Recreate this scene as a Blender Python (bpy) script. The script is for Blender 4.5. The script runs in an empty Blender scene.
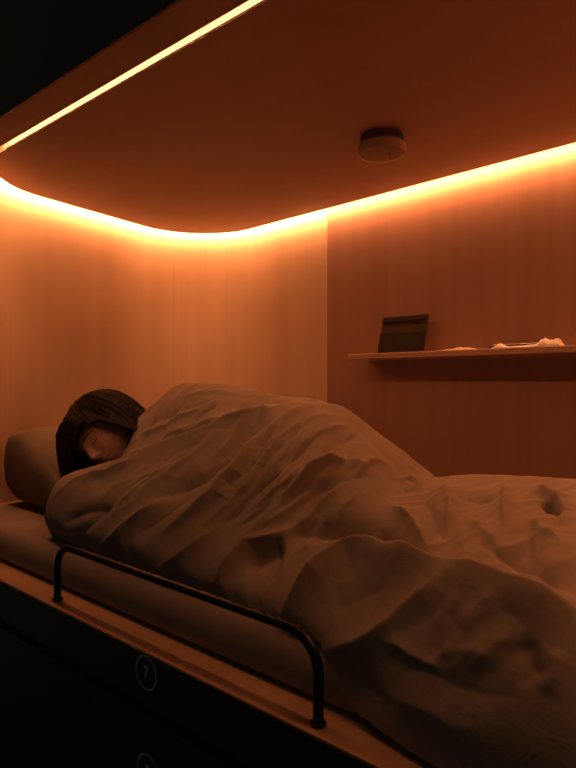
import bpy, bmesh, math, random
import numpy as np
from mathutils import Vector, noise

random.seed(7)
SC = bpy.context.scene
COL = SC.collection
Z0 = 1.55          # eye height of the photographer above the corridor floor; builder heights are relative to it

# ------------------------------------------------------------------ camera, world, exposure
cam_data = bpy.data.cameras.new('camera')
cam = bpy.data.objects.new('camera', cam_data); COL.objects.link(cam)
cam.location = (0, 0, Z0)
cam.rotation_euler = (math.radians(90), 0, math.radians(40))
cam_data.sensor_fit = 'VERTICAL'; cam_data.sensor_height = 36; cam_data.sensor_width = 27
cam_data.lens = 36*577/768
cam_data.shift_y = -2/768
cam_data.clip_start = .02
SC.camera = cam

world = bpy.data.worlds.new('world'); SC.world = world; world.use_nodes = True
world.node_tree.nodes['Background'].inputs[0].default_value = (1, .78, .58, 1)
world.node_tree.nodes['Background'].inputs[1].default_value = .019     # a dim, nearly dark corridor

SC.view_settings.view_transform = 'Standard'; SC.view_settings.look = 'None'
SC.view_settings.gamma = 1; SC.view_settings.use_curve_mapping = False
SC.view_settings.exposure = 0.25
SC.cycles.use_denoising = True
SC.cycles.max_bounces = 12; SC.cycles.diffuse_bounces = 8
SC.cycles.sample_clamp_indirect = 6
COVE_L = (120, 40, 14)       # amber LED strip along end, back and foot walls
FRONT_L = (120, 40, 14)        # the narrow strip behind the front header

# ------------------------------------------------------------------ helpers
class MB:
    """collects geometry of one mesh"""
    def __init__(s): s.v = []; s.f = []
    def add(s, v, f):
        n = len(s.v); s.v += [tuple(map(float, p)) for p in v]; s.f += [tuple(i+n for i in q) for q in f]; return s
    def box(s, c, d, rot=None):
        c = Vector(c); v = []
        for z in (-.5, .5):
            for y in (-.5, .5):
                for x in (-.5, .5):
                    p = Vector((x*d[0], y*d[1], z*d[2]))
                    if rot is not None: p = rot @ p
                    v.append(c+p)
        return s.add(v, [(0,2,3,1),(4,5,7,6),(0,1,5,4),(2,6,7,3),(0,4,6,2),(1,3,7,5)])
    def prism(s, poly, z0, z1):
        n = len(poly); v = [(x, y, z0) for x, y in poly]+[(x, y, z1) for x, y in poly]
        f = [tuple(range(n-1, -1, -1)), tuple(range(n, 2*n))]
        f += [(i, (i+1) % n, n+(i+1) % n, n+i) for i in range(n)]
        return s.add(v, f)
    def grid(s, G, closed=False):
        G = np.asarray(G); a, b = G.shape[:2]; f = []
        for i in range(a-1):
            for j in range(b if closed else b-1):
                k = (j+1) % b
                f.append((i*b+j, (i+1)*b+j, (i+1)*b+k, i*b+k))
        return s.add(G.reshape(-1, 3), f)
    def tube(s, pts, r, n=12, cap=True):
        pts = [Vector(p) for p in pts]; m = len(pts)
        rr = r if hasattr(r, '__len__') else [r]*m
        t0 = (pts[1]-pts[0]).normalized()
        u = t0.orthogonal().normalized(); R = []
        for i in range(m):
            t = (pts[min(i+1, m-1)]-pts[max(i-1, 0)]).normalized()
            u = (u-t*u.dot(t)).normalized(); w = t.cross(u)
            R.append([pts[i]+(u*math.cos(2*math.pi*k/n)+w*math.sin(2*math.pi*k/n))*rr[i] for k in range(n)])
        base = len(s.v); s.grid(R, closed=True)
        if cap:
            s.f.append(tuple(base+k for k in range(n))); s.f.append(tuple(base+(m-1)*n+k for k in range(n-1, -1, -1)))
        return s
    def lathe(s, prof, c, n=48):
        G = [[(c[0]+r*math.cos(2*math.pi*k/n), c[1]+r*math.sin(2*math.pi*k/n), c[2]+z) for k in range(n)] for r, z in prof]
        base = len(s.v); s.grid(G, closed=True)
        s.f.append(tuple(base+k for k in range(n))); s.f.append(tuple(base+(len(prof)-1)*n+k for k in range(n)))
        return s

def rel(o, parent):
    return Vector((0, 0, Z0))-(parent.matrix_world.translation if parent else Vector())

def obj(name, mb, mat, parent=None, base=None, smooth=None, bevel=0, **tags):
    """links mb as one mesh object; base = where its origin stands (camera-relative)"""
    off = Vector((0, 0, Z0)); org = Vector()
    p = parent
    while p is not None:
        org += p.location; p = p.parent
    loc = Vector()
    if base is not None: loc = Vector(base)+off-org
    me = bpy.data.meshes.new(name)
    d = off-org-loc
    me.from_pydata([(v[0]+d.x, v[1]+d.y, v[2]+d.z) for v in mb.v], [], mb.f)
    bm = bmesh.new(); bm.from_mesh(me); bmesh.ops.recalc_face_normals(bm, faces=bm.faces)
    if bevel: bmesh.ops.bevel(bm, geom=[e for e in bm.edges if len(e.link_faces) == 2 and e.calc_face_angle(0) > .5], offset=bevel, segments=3, profile=.5, affect='EDGES', clamp_overlap=True)
    bm.to_mesh(me); bm.free()
    if smooth is not None:
        for q in me.polygons: q.use_smooth = True
        if smooth < 180: me.set_sharp_from_angle(angle=math.radians(smooth))
    me.materials.append(mat)
    o = bpy.data.objects.new(name, me); COL.objects.link(o); o.location = loc
    if parent: o.parent = parent
    for k, v in tags.items(): o[k] = v
    return o

def thing(name, base, **tags):
    o = bpy.data.objects.new(name, None); COL.objects.link(o)
    o.location = Vector(base)+Vector((0, 0, Z0)); o.empty_display_size = .05
    for k, v in tags.items(): o[k] = v
    return o

def offset_poly(P, ds):
    """shift each edge i (P[i]->P[i+1]) of a counter-clockwise polygon outward by ds[i]"""
    n = len(P); L = []
    for i in range(n):
        a = np.array(P[i], float); b = np.array(P[(i+1) % n], float); t = (b-a)/np.linalg.norm(b-a)
        nrm = np.array([t[1], -t[0]]); L.append((a+nrm*ds[i], t))
    out = []
    for i in range(n):
        p, t = L[i-1]; q, w = L[i]
        A = np.array([t, -w]).T; k = np.linalg.solve(A, q-p)[0]; out.append(tuple(p+t*k))
    return out

def round_poly(P, R, seg=16):
    """fillet every corner; each corner yields seg+1 points"""
    n = len(P); out = []
    for i in range(n):
        p = np.array(P[i]); a = np.array(P[i-1])-p; b = np.array(P[(i+1) % n])-p
        a /= np.linalg.norm(a); b /= np.linalg.norm(b)
        ang = math.acos(np.clip(a @ b, -1, 1)); r = R[i]
        bis = (a+b)/np.linalg.norm(a+b); c = p+bis*r/math.sin(ang/2); d = r/math.tan(ang/2)
        s = p+a*d-c; e = p+b*d-c; a0 = math.atan2(s[1], s[0]); a1 = math.atan2(e[1], e[0])
        while a1-a0 > math.pi: a1 -= 2*math.pi
        while a1-a0 < -math.pi: a1 += 2*math.pi
        for k in range(seg+1):
            th = a0+(a1-a0)*k/seg; out.append((c[0]+r*math.cos(th), c[1]+r*math.sin(th)))
    return out

# ------------------------------------------------------------------ materials
def nodes(name):
    m = bpy.data.materials.new(name); m.use_nodes = True
    nt = m.node_tree; return m, nt, nt.nodes['Principled BSDF']

def wood(name, c0, c1, axis='Z', rough=.55, scale=1.0, streak=.18):
    m, nt, b = nodes(name); N = nt.nodes.new; L = nt.links.new
    tc = N('ShaderNodeTexCoord'); mp = N('ShaderNodeMapping'); L(tc.outputs['Object'], mp.inputs[0])
    s = {'Z': (14, 14, .55), 'X': (.55, 14, 14)}[axis]; mp.inputs['Scale'].default_value = [k*scale for k in s]
    n1 = N('ShaderNodeTexNoise'); n1.inputs['Scale'].default_value = 1.0; n1.inputs['Detail'].default_value = 6; n1.inputs['Distortion'].default_value = .6
    L(mp.outputs[0], n1.inputs['Vector'])
    mp2 = N('ShaderNodeMapping'); L(tc.outputs['Object'], mp2.inputs[0])
    mp2.inputs['Scale'].default_value = [k*scale for k in {'Z': (70, 70, 1.3), 'X': (1.3, 70, 70)}[axis]]
    n2 = N('ShaderNodeTexNoise'); n2.inputs['Scale'].default_value = 1.0; n2.inputs['Detail'].default_value = 3
    L(mp2.outputs[0], n2.inputs['Vector'])
    mix = N('ShaderNodeMix'); mix.data_type = 'FLOAT'; mix.inputs[0].default_value = streak
    L(n1.outputs[0], mix.inputs[2]); L(n2.outputs[0], mix.inputs[3])
    cr = N('ShaderNodeValToRGB'); cr.color_ramp.elements[0].position = .32; cr.color_ramp.elements[1].position = .62
    cr.color_ramp.elements[0].color = (*c0, 1); cr.color_ramp.elements[1].color = (*c1, 1)
    L(mix.outputs[0], cr.inputs[0]); L(cr.outputs[0], b.inputs['Base Color'])
    b.inputs['Roughness'].default_value = rough; b.inputs['Specular IOR Level'].default_value = .25
    bp = N('ShaderNodeBump'); bp.inputs['Strength'].default_value = .08; bp.inputs['Distance'].default_value = .002
    L(n2.outputs[0], bp.inputs['Height']); L(bp.outputs[0], b.inputs['Normal'])
    return m

def cloth(name, c0, c1, rough=.9, wr=.0015, wscale=26, weave=900):
    m, nt, b = nodes(name); N = nt.nodes.new; L = nt.links.new
    tc = N('ShaderNodeTexCoord')
    n0 = N('ShaderNodeTexNoise'); n0.inputs['Scale'].default_value = 9; n0.inputs['Detail'].default_value = 4; L(tc.outputs['Object'], n0.inputs['Vector'])
    cr = N('ShaderNodeValToRGB'); cr.color_ramp.elements[0].position = .35; cr.color_ramp.elements[1].position = .65
    cr.color_ramp.elements[0].color = (*c0, 1); cr.color_ramp.elements[1].color = (*c1, 1)
    L(n0.outputs[0], cr.inputs[0]); L(cr.outputs[0], b.inputs['Base Color'])
    b.inputs['Roughness'].default_value = rough; b.inputs['Specular IOR Level'].default_value = .1
    b.inputs['Sheen Weight'].default_value = .08
    n1 = N('ShaderNodeTexNoise'); n1.inputs['Scale'].default_value = wscale; n1.inputs['Detail'].default_value = 3; n1.inputs['Distortion'].default_value = 1.2; L(tc.outputs['Object'], n1.inputs['Vector'])
    n2 = N('ShaderNodeTexNoise'); n2.inputs['Scale'].default_value = weave; L(tc.outputs['Object'], n2.inputs['Vector'])
    b1 = N('ShaderNodeBump'); b1.inputs['Strength'].default_value = 1; b1.inputs['Distance'].default_value = wr; L(n1.outputs[0], b1.inputs['Height'])
    b2 = N('ShaderNodeBump'); b2.inputs['Strength'].default_value = .15; b2.inputs['Distance'].default_value = .0006; L(n2.outputs[0], b2.inputs['Height'])
    L(b1.outputs[0], b2.inputs['Normal']); L(b2.outputs[0], b.inputs['Normal'])
    return m

def plain(name, c, rough=.5, metal=0, spec=.5, mottle=.12):
    m, nt, b = nodes(name); N = nt.nodes.new; L = nt.links.new
    tc = N('ShaderNodeTexCoord'); n = N('ShaderNodeTexNoise'); n.inputs['Scale'].default_value = 30; n.inputs['Detail'].default_value = 4; L(tc.outputs['Object'], n.inputs['Vector'])
    cr = N('ShaderNodeValToRGB'); k = 1-mottle
    cr.color_ramp.elements[0].color = (c[0]*k, c[1]*k, c[2]*k, 1); cr.color_ramp.elements[1].color = (*c, 1)
    L(n.outputs[0], cr.inputs[0]); L(cr.outputs[0], b.inputs['Base Color'])
    b.inputs['Roughness'].default_value = rough; b.inputs['Metallic'].default_value = metal; b.inputs['Specular IOR Level'].default_value = spec
    return m

def led(name, L_):
    m, nt, b = nodes(name); nt.nodes.remove(b)
    e = nt.nodes.new('ShaderNodeEmission'); k = max(L_); e.inputs[0].default_value = (L_[0]/k, L_[1]/k, L_[2]/k, 1); e.inputs[1].default_value = k
    nt.links.new(e.outputs[0], nt.nodes['Material Output'].inputs[0]); return m

M = dict(
    wall_light=wood('pale_plywood', (.415, .315, .222), (.46, .355, .255)),
    wall_dark=wood('reddish_plywood', (.235, .14, .10), (.27, .165, .12)),
    ceil=wood('ceiling_plywood', (.45, .30, .225), (.48, .325, .245), 'X', scale=.8),
    header=wood('header_wood', (.40, .27, .19), (.45, .31, .22), 'X'),
    ledge=wood('ledge_oak', (.42, .26, .16), (.53, .35, .22), 'X', rough=.4),
    shelf=wood('shelf_wood', (.34, .22, .15), (.40, .26, .18), 'X'),
    black=plain('black_laminate', (.04, .038, .036), .42),
    metal=plain('black_steel', (.02, .018, .017), .38, .6),
    channel=plain('bronze_channel', (.045, .066, .08), .6, 0, .2),
    print=plain('grey_print', (.8, .78, .74), .7),
    duvet=cloth('duvet_cotton', (.245, .203, .163), (.28, .233, .188)),
    sheet=cloth('sheet_cotton', (.26, .21, .175), (.30, .245, .205), wr=.002, wscale=14),
    pillow=cloth('pillow_cotton', (.13, .108, .087), (.165, .138, .112), wscale=16),
    skin=plain('skin', (.40, .26, .20), .5, 0, .3, .06),
    lip=plain('lip', (.45, .2, .17), .5, 0, .3),
    hair=plain('dark_hair', (.016, .010, .007), .6, 0, .3, .4),
    lash=plain('lash', (.02, .012, .01), .6),
    white=plain('white_plastic', (.40, .31, .25), .5),
    dark_plastic=plain('dark_plastic', (.08, .06, .045), .6),
    leather=plain('brown_black_leather', (.038, .027, .02), .85, 0, .15),
    leather2=plain('black_leather', (.02, .016, .012), .85, 0, .15),
    paper=cloth('tissue_paper', (.60, .58, .55), (.66, .64, .61), wr=.001, wscale=60),
    paper2=cloth('tan_paper', (.42, .34, .27), (.48, .39, .31), wr=.001, wscale=60),
    phone=plain('black_gloss', (.01, .01, .011), .2),
    concrete=plain('dark_floor', (.05, .048, .045), .6),
    cove=led('amber_strip', COVE_L), front=led('amber_front_strip', FRONT_L),
)

# ------------------------------------------------------------------ capsule shell
H = .66                                                     # underside of the hung ceiling panel
PANEL = [(-1.971, .74), (.12, .74), (.12, 1.699), (-2.07, 1.82)]     # counter-clockwise
RAD = [.30, .10, .10, .30]
def ring(front, rest, dr): return round_poly(offset_poly(PANEL, [front, rest, rest, rest]), [r+dr for r in RAD])
panel = ring(0, 0, 0)
wallp = ring(.04, .075, .06)
SEG = 17
def wall_y(x): return 1.82+.075-.0556*(x+2.07)              # inner face of the back wall

def wall_obj(name, pts, mat, z0=-.50, z1=.74, th=.022):
    """upright board following pts (in plan), thickness outward"""
    pts = [np.array(p, float) for p in pts]; m = len(pts); o = []
    for i in range(m):
        t = pts[min(i+1, m-1)]-pts[max(i-1, 0)]; t /= np.linalg.norm(t); o.append(pts[i]+np.array([t[1], -t[0]])*th)
    poly = [tuple(p) for p in pts]+[tuple(p) for p in o[::-1]]
    mb = MB(); n = 2*m
    mb.add([(x, y, z0) for x, y in poly]+[(x, y, z1) for x, y in poly],
           [(i, (i+1) % n, n+(i+1) % n, n+i) for i in range(n)] +
           [(i, i+1, n-2-i, n-1-i) for i in range(m-1)]+[(n+i, n+i+1, 2*n-2-i, 2*n-1-i) for i in range(m-1)])
    return obj(name, mb, mat, smooth=35, kind='structure')

c = [wallp[i*SEG:(i+1)*SEG] for i in range(4)]             # fillets: front left, front right, back right, back left
split = np.array(c[3][0]); xs = -1.352
back_split = (xs, wall_y(xs))
jr = [p for p in c[1]]
k0 = next(i for i, p in enumerate(c[0]) if p[0]/p[1] < -2.29)
wall_obj('wall_left', list(c[3][11:])+list(c[0][:k0+1]), M['wall_light'])
wall_obj('wall_front', [tuple(np.array(c[0][k0])*.99+np.array(c[0][k0+1])*.01)]+list(c[0][k0+1:]), M['wall_dark'])
wall_obj('wall_corner', [(xs-.0015, wall_y(xs-.0015))]+list(c[3][:11])+[tuple(np.array(c[3][11])*.985+np.array(c[3][10])*.015)], M['wall_light'])
wall_obj('wall_back', [tuple(np.array(c[2][-1]))]+[back_split], M['wall_dark'])
wall_obj('wall_right', [c[1][-1], c[2][0]], M['wall_dark'])
wall_obj('trim_4', list(c[1]), M['wall_dark'])
wall_obj('trim_5', list(c[2]), M['wall_dark'])

# hung ceiling panel, top board, header over the opening
obj('ceiling', MB().prism(panel, H, H+.02), M['ceil'], bevel=.0015, kind='structure')
obj('trim_1', MB().box((-1.05, 1.31, .765), (3.1, 1.30, .05)), M['black'], kind='structure')           # board the ceiling hangs from
hd = MB(); hd.box((-1.05, .683, H+.05), (3.1, .074, .10))
obj('trim_2', hd, M['header'], bevel=.0015, kind='structure')                                          # header
obj('trim_3', MB().box((-1.05, .643, H+.36), (3.1, .006, .72)), M['black'], bevel=.001, kind='structure')   # black fascia over the opening
obj('floor', MB().box((-1.05, -.2, -Z0-.02), (4.2, 4.6, .04)), M['concrete'], kind='structure')

# cove light: strip in the gap beside the panel, its back plate above it
i0, i1 = ring(.006, .044, .030), ring(.016, .059, .044)
def loop_slice(p):        # from the end of the front right fillet round to the start of the front left straight
    q = p[1*SEG+8:]+p[:SEG]; return q
a, b_ = loop_slice(i0), loop_slice(i1)
t = thing('cove_light', (-2.07, 1.82, .69), label='amber light strip glowing along the top of the end wall and back wall', category='light strip')
mb = MB()
mb.grid([[(x, y, H+.018) for x, y in a], [(x, y, H+.032) for x, y in b_]]); obj('light_strip', mb, M['cove'], t)
mb = MB()
mb.grid([[(x, y, H+.019) for x, y in a], [(x, y, H+.036) for x, y in a], [(x, y, H+.036) for x, y in b_], [(x, y, H+.033) for x, y in b_], [(x, y, H+.019) for x, y in a]])
obj('back_plate', mb, M['channel'], t)

t = thing('front_light', (-1.05, .72, .69), label='thin straight amber light strip running along the front edge of the ceiling', category='light strip')
mb = MB(); x0, x1 = -1.66, .02
mb.add([(x0, .7222, H+.003), (x1, .7222, H+.003), (x1, .7222, H+.009), (x0, .7222, H+.009), (x0, .7215, H+.020), (x1, .7215, H+.020), (x1, .7245, H+.0262), (x0, .7245, H+.0262)], [(0, 1, 2, 3), (4, 5, 6, 7)])
obj('light_strip', mb, M['front'], t)
mb = MB()
mb.box(((x0+x1)/2, .7205, H+.030), (x1-x0, .0015, .06))
mb.box(((x0+x1)/2,   .7385, H+.030), (x1-x0, .0025, .058))
mb.box(((x0+x1)/2, .730, H+.060), (x1-x0, .02, .002))
obj('channel', mb, M['channel'], t)

# ------------------------------------------------------------------ bunk base with its numbered fascia
t = thing('bunk_base', (-1.05, 1.2, -Z0), label='built-in bunk base with a pale wooden ledge and black numbered front boards', category='bunk')
obj('ledge_board', MB().box((-1.05, 1.2708, -.514), (3.1, 1.243, .028)), M['ledge'], t, bevel=.0015)
fp = obj('fascia_board', MB().box((-1.05, .647, -.5465), (3.1, .004, .092)), M['black'], t, bevel=.001)
fl = obj('lower_front_board', MB().box((-1.05, .6525, -1.0825), (3.1, .015, .933)), M['black'], t, bevel=.001)
obj('groove_board', MB().box((-1.05, .675, -.66), (3.1, .028, .26)), M['black'], t)

def number_mark(text, x, z, parent):
    mb = MB(); R, r, n = .0315, .0289, 64
    for k in range(n):
        a0 = 2*math.pi*k/n; a1 = 2*math.pi*(k+1)/n; y = .6446
        mb.add([(x+R*math.cos(a0), y, z+R*math.sin(a0)), (x+R*math.cos(a1), y, z+R*math.sin(a1)), (x+r*math.cos(a1), y, z+r*math.sin(a1)), (x+r*math.cos(a0), y, z+r*math.sin(a0))], [(0, 1, 2, 3)])
    cu = bpy.data.curves.new('glyph', 'FONT'); cu.body = text; cu.size = .030; cu.offset = .0004; cu.align_x = 'CENTER'; cu.align_y = 'CENTER'
    tmp = bpy.data.objects.new('glyph', cu); COL.objects.link(tmp)
    me = bpy.data.meshes.new_from_object(tmp.evaluated_get(bpy.context.evaluated_depsgraph_get()))
    mb.add([(x+v.co.x,   .6444, z+v.co.y) for v in me.vertices], [tuple(p.vertices) for p in me.polygons])
    bpy.data.objects.remove(tmp); bpy.data.meshes.remove(me); bpy.data.curves.remove(cu)
    obj('number_mark', mb, M['print'], parent, label=f'grey numeral {text} in a thin circle')
number_mark('7', -.882, -.5345, fp)
number_mark('8', -.877, -.714, fl)

# ------------------------------------------------------------------ mattress
mp_ = round_poly(offset_poly(PANEL, [.026, .058, .058, .058]), [.10, .15, .15, .40], 20)
MT = -.412
prof = [(.012, -.498), (.003, -.490), (0, -.478), (0, -.455), (.006, -.434), (.018, -.420), (.034, MT-.001), (.06, MT)]
cen = np.array([-.97, 1.25]); G = []
def inset(P, d):
    P = np.array(P); n = len(P); o = []
    for i in range(n):
        tt = P[(i+1) % n]-P[i-1]; tt /= max(np.linalg.norm(tt), 1e-9); o.append(P[i]+np.array([-tt[1], tt[0]])*d)
    return np.array(o)
def dense(P, step=.012):
    o = []; n = len(P)
    for i in range(n):
        p, q = np.array(P[i]), np.array(P[(i+1) % n]); k = max(1, int(np.linalg.norm(q-p)/step))
        o += [tuple(p+(q-p)*j/k) for j in range(k)]
    return o
mp_ = dense(mp_)
for d, z in prof:
    R = inset(mp_, d); row = []
    for (x, y) in R:
        w = .0028*noise.noise((x*3, y*3, z*9))*(1 if z > -.49 else 0)
        cr_ = .004*max(0, noise.noise((x*22+y*9, y*5, z*11+4))-.15)*(1 if z > -.475 else 0)
        row.append((x, y+cr_, z+w-cr_))
    G.append(row)
mb = MB().grid(np.array(G), closed=True)
n = len(mp_); mb.f.append(tuple((len(prof)-1)*n+k for k in range(n))); mb.f.append(tuple(range(n)))
obj('mattress', mb, M['sheet'], base=(-.97, 1.25, -.5), smooth=60, label='flat bunk mattress in a fitted beige sheet lying on the wooden ledge', category='mattress')

# ------------------------------------------------------------------ pillow
def pillow_top(x):
    return np.interp(x, [-2.0, -1.98, -1.93, -1.88, -1.8, -1.7, -1.6, -1.52, -1.46, -1.42], [-.20, -.160, -.157, -.172, -.212, -.245, -.285, -.325, -.365, -.395])
xs_ = np.linspace(-1.983, -1.42, 64); G = []
nv = 56
for i, x in enumerate(xs_):
    zt = pillow_top(x); zb = -.405+.03*max(0, (-1.93-x)/.07)
    e = 1-abs((x+1.71)/.29)**12*.06
    row = []
    for k in range(nv):
        a = 2*math.pi*k/nv; ca, sa = math.cos(a), math.sin(a)
        yy = 1.165+.295*e*math.copysign(abs(ca)**.22, ca)
        zz = (zt+zb)/2+(zt-zb)/2*math.copysign(abs(sa)**.42, sa)
        if sa > 0:
            dd = math.hypot((x+1.61)/.11, (yy-1.02)/.13); zz -= .035*math.exp(-dd*dd)
        zz += .010*noise.noise((x*7, yy*7, 2))*(.2+abs(sa)) if sa > -.2 else 0
        yy += .010*noise.noise((x*9, zz*9, 5))
        row.append((x, yy, max(zz, -.4085)))
    G.append(row)
mb = MB().grid(np.array(G), closed=True)
mb.f.append(tuple(range(nv))); mb.f.append(tuple((len(xs_)-1)*nv+k for k in range(nv)))
obj('pillow', mb, M['pillow'], base=(-1.7, 1.165, -.41), smooth=70, label='plump dark beige pillow propped against the end wall under the sleeper\'s head', category='pillow')

# ------------------------------------------------------------------ sleeping person
O = Vector((-1.604, 1.014, -.170))                            # middle of the skull
rt, dn, tw = Vector((.766, .643, 0)), Vector((0, 0, -1)), Vector((.643, -.766, 0))
U = (-(rt*.80+dn*.56)).normalized()
Fv = (tw*.90+(rt*-.57+dn*.82)*.40+dn*.02); Fv = (Fv-U*Fv.dot(U)).normalized()
Xv = Fv.cross(U).normalized()                                 # towards her right ear, which lies on the pillow
def hd_pt(p): return O+Xv*p[0]+Fv*p[1]+U*p[2]
def g(d, s): return math.exp(-(d/s)**2)
def face_offset(x, y, z):
    """moulds an ellipsoid point into a head; returns the new local point"""
    if y > 0:
        w = min(1, y/.05)
        jaw = max(0, min(1, (-z-.005)/.105)); x *= 1-.34*jaw*jaw*(.4+.6*w)
        x *= 1-.06*w*max(0, (z-.03)/.08)
        ax = abs(x)
        y += w*(.023*g(x, .0085+.10*max(0, -.0-z)*.10)*(g(z+.032, .016)+.55*g(z+.012, .018)+.25*g(z-.006, .012)))   # nose
        y += w*.006*g(ax-.011, .006)*g(z+.036, .007)                       # nostril wings
        y -= w*.010*g(ax-.031, .016)*g(z-.004, .014)                       # sockets
        y += w*.0075*g(ax-.031, .0125)*g(z-.001, .0085)                    # closed lids
        y += w*.005*g(ax-.028, .020)*g(z-.025, .009)                       # brows
        y += w*.005*g(ax-.040, .022)*g(z+.028, .022)                       # cheeks
        y += w*(.008*g(x, .020)*g(z+.058, .0055)+.009*g(x, .017)*g(z+.069, .006))   # lips
        y -= w*.004*g(x, .02)*g(z+.0635, .0028)
        y += w*.008*g(x, .022)*g(z+.096, .014)                             # chin
        y -= w*.006*max(0, (-z-.04)/.07)
    else:
        k = max(0, min(1, (-z-.01)/.09)); y *= 1-.45*k; x *= 1-.25*k
    return x, y, z
bm = bmesh.new(); bmesh.ops.create_icosphere(bm, subdivisions=6, radius=1)
hv = []
for v in bm.verts:
    hv.append(face_offset(v.co.x*.073, v.co.y*.090, v.co.z*.112))
hf = [tuple(w.index for w in f.verts) for f in bm.faces]; bm.free()
HV_ = np.array(hv)
def face_pt(x, z, lift=0):
    m = HV_[:, 1] > .03; C = HV_[m]; i = ((C[:, 0]-x)**2+(C[:, 2]-z)**2).argmin(); return hd_pt((x, C[i, 1]+lift, z))
ears = []
# skeleton under the duvet: joints, edges, radii
nk = hd_pt((0, -.03, -.09))
J = dict(pelvis=(-.80, 1.10, -.235), spine=(-.98, 1.11, -.225), chest=(-1.20, 1.12, -.215), top=(-1.375, 1.10, -.205), neck=(-1.46, 1.07, -.19), skull=tuple(O+U*-.02+Fv*-.03),
    sh_up=(-1.36, 1.11, -.095), el_up=(-1.27, .955, -.245), wr_up=(-1.38, .865, -.315), ha_up=(-1.43, .85, -.335),
    sh_dn=(-1.36, 1.04, -.32), el_dn=(-1.20, .90, -.345), wr_dn=(-1.34, .83, -.355), ha_dn=(-1.40, .825, -.358),
    hip_up=(-.76, 1.11, -.185), kn_up=(-.44, .93, -.325), an_up=(-.16, 1.13, -.315), to_up=(-.06, 1.06, -.33),
    hip_dn=(-.76, 1.10, -.30), kn_dn=(-.40, 1.02, -.345), an_dn=(-.10, 1.20, -.355), to_dn=(-.02, 1.13, -.36))
Rd = dict(pelvis=.115, spine=.100, chest=.108, top=.082, neck=.052, skull=.055, sh_up=.052, el_up=.038, wr_up=.026, ha_up=.026, sh_dn=.05, el_dn=.036, wr_dn=.026, ha_dn=.026,
    hip_up=.080, kn_up=.052, an_up=.036, to_up=.028, hip_dn=.078, kn_dn=.05, an_dn=.035, to_dn=.028)
E_ = [('pelvis', 'spine'), ('spine', 'chest'), ('chest', 'top'), ('top', 'neck'), ('neck', 'skull'), ('top', 'sh_up'), ('sh_up', 'el_up'), ('el_up', 'wr_up'), ('wr_up', 'ha_up'),
    ('top', 'sh_dn'), ('sh_dn', 'el_dn'), ('el_dn', 'wr_dn'), ('wr_dn', 'ha_dn'), ('pelvis', 'hip_up'), ('hip_up', 'kn_up'), ('kn_up', 'an_up'), ('an_up', 'to_up'),
    ('pelvis', 'hip_dn'), ('hip_dn', 'kn_dn'), ('kn_dn', 'an_dn'), ('an_dn', 'to_dn')]
# fingers: five short chains on each hand
for sd, el, wr, ha in (('up', 'el_up', 'wr_up', 'ha_up'), ('dn', 'el_dn', 'wr_dn', 'ha_dn')):
    w_, h_ = Vector(J[wr]), Vector(J[ha]); d = (h_-w_).normalized(); s = d.cross(Vector((0, 0, 1))).normalized()
    for k, (o_, ln) in enumerate(((-.027, .055), (-.009, .062), (.009, .058), (.027, .046))):
        a_ = h_+d*.02+s*o_; J[f'f{sd}{k}a'] = tuple(a_); J[f'f{sd}{k}b'] = tuple(a_+d*ln*.5+Vector((0, 0, -.004))); J[f'f{sd}{k}c'] = tuple(a_+d*ln*.85+Vector((0, 0, -.018)))
        for q, r_ in zip('abc', (.0095, .0085, .0075)): Rd[f'f{sd}{k}{q}'] = r_
        E_ += [(ha, f'f{sd}{k}a'), (f'f{sd}{k}a', f'f{sd}{k}b'), (f'f{sd}{k}b', f'f{sd}{k}c')]
    a_ = w_+d*.02+s*.024; J[f't{sd}a'] = tuple(a_); J[f't{sd}b'] = tuple(a_+d*.03+s*.022)
    Rd[f't{sd}a'] = .011; Rd[f't{sd}b'] = .009; E_ += [(wr, f't{sd}a'), (f't{sd}a', f't{sd}b')]
keys = list(J); ix = {k: i for i, k in enumerate(keys)}
sm = bpy.data.meshes.new('skeleton'); sm.from_pydata([J[k] for k in keys], [(ix[a], ix[b]) for a, b in E_], [])
so = bpy.data.objects.new('skeleton', sm); COL.objects.link(so)
md = so.modifiers.new('skin', 'SKIN'); md.use_smooth_shade = True
for k in keys: sm.skin_vertices[0].data[ix[k]].radius = (Rd[k], Rd[k])
sm.skin_vertices[0].data[ix['pelvis']].use_root = True
so.modifiers.new('sub', 'SUBSURF').levels = 2
dg = bpy.context.evaluated_depsgraph_get(); me = bpy.data.meshes.new_from_object(so.evaluated_get(dg))
mb = MB().add([v.co for v in me.vertices], [tuple(p.vertices) for p in me.polygons])
bpy.data.objects.remove(so); bpy.data.meshes.remove(me); bpy.data.meshes.remove(sm)
mb.add([hd_pt(p) for p in hv], hf)
for sx in (-1,):                                                    # ears
    c0 = Vector((sx*.074, -.008, -.010)); ring_ = []
    for k in range(14):
        a0 = -1.9+k*.36; ring_.append(hd_pt(c0+Vector((sx*(.006+.006*(a0 > .3)), .014*math.cos(a0)-.006, .030*math.sin(a0)))))
    mb.tube(ring_, [.005]*14, 8)
person = obj('person', mb, M['skin'], base=(-.85, 1.08, -.36), smooth=180, label='person with a dark bob asleep on one side, head on pillow, body under the duvet', category='person')
rm = person.modifiers.new('remesh', 'REMESH'); rm.mode = 'VOXEL'; rm.voxel_size = .0032; rm.use_smooth_shade = True
dg = bpy.context.evaluated_depsgraph_get(); me = bpy.data.meshes.new_from_object(person.evaluated_get(dg))
person.modifiers.clear(); person.data = me
if not me.materials: me.materials.append(M['skin'])
bm = bmesh.new(); bm.from_mesh(me); bm.verts.ensure_lookup_table(); seen = set(); comps = []      # one closed skin: drop the cavities inside
for v in bm.verts:
    if v.index in seen: continue
    st = [v]; seen.add(v.index); co = []
    while st:
        q = st.pop(); co.append(q)
        for e in q.link_edges:
            w = e.other_vert(q)
            if w.index not in seen: seen.add(w.index); st.append(w)
    comps.append(co)
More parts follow.
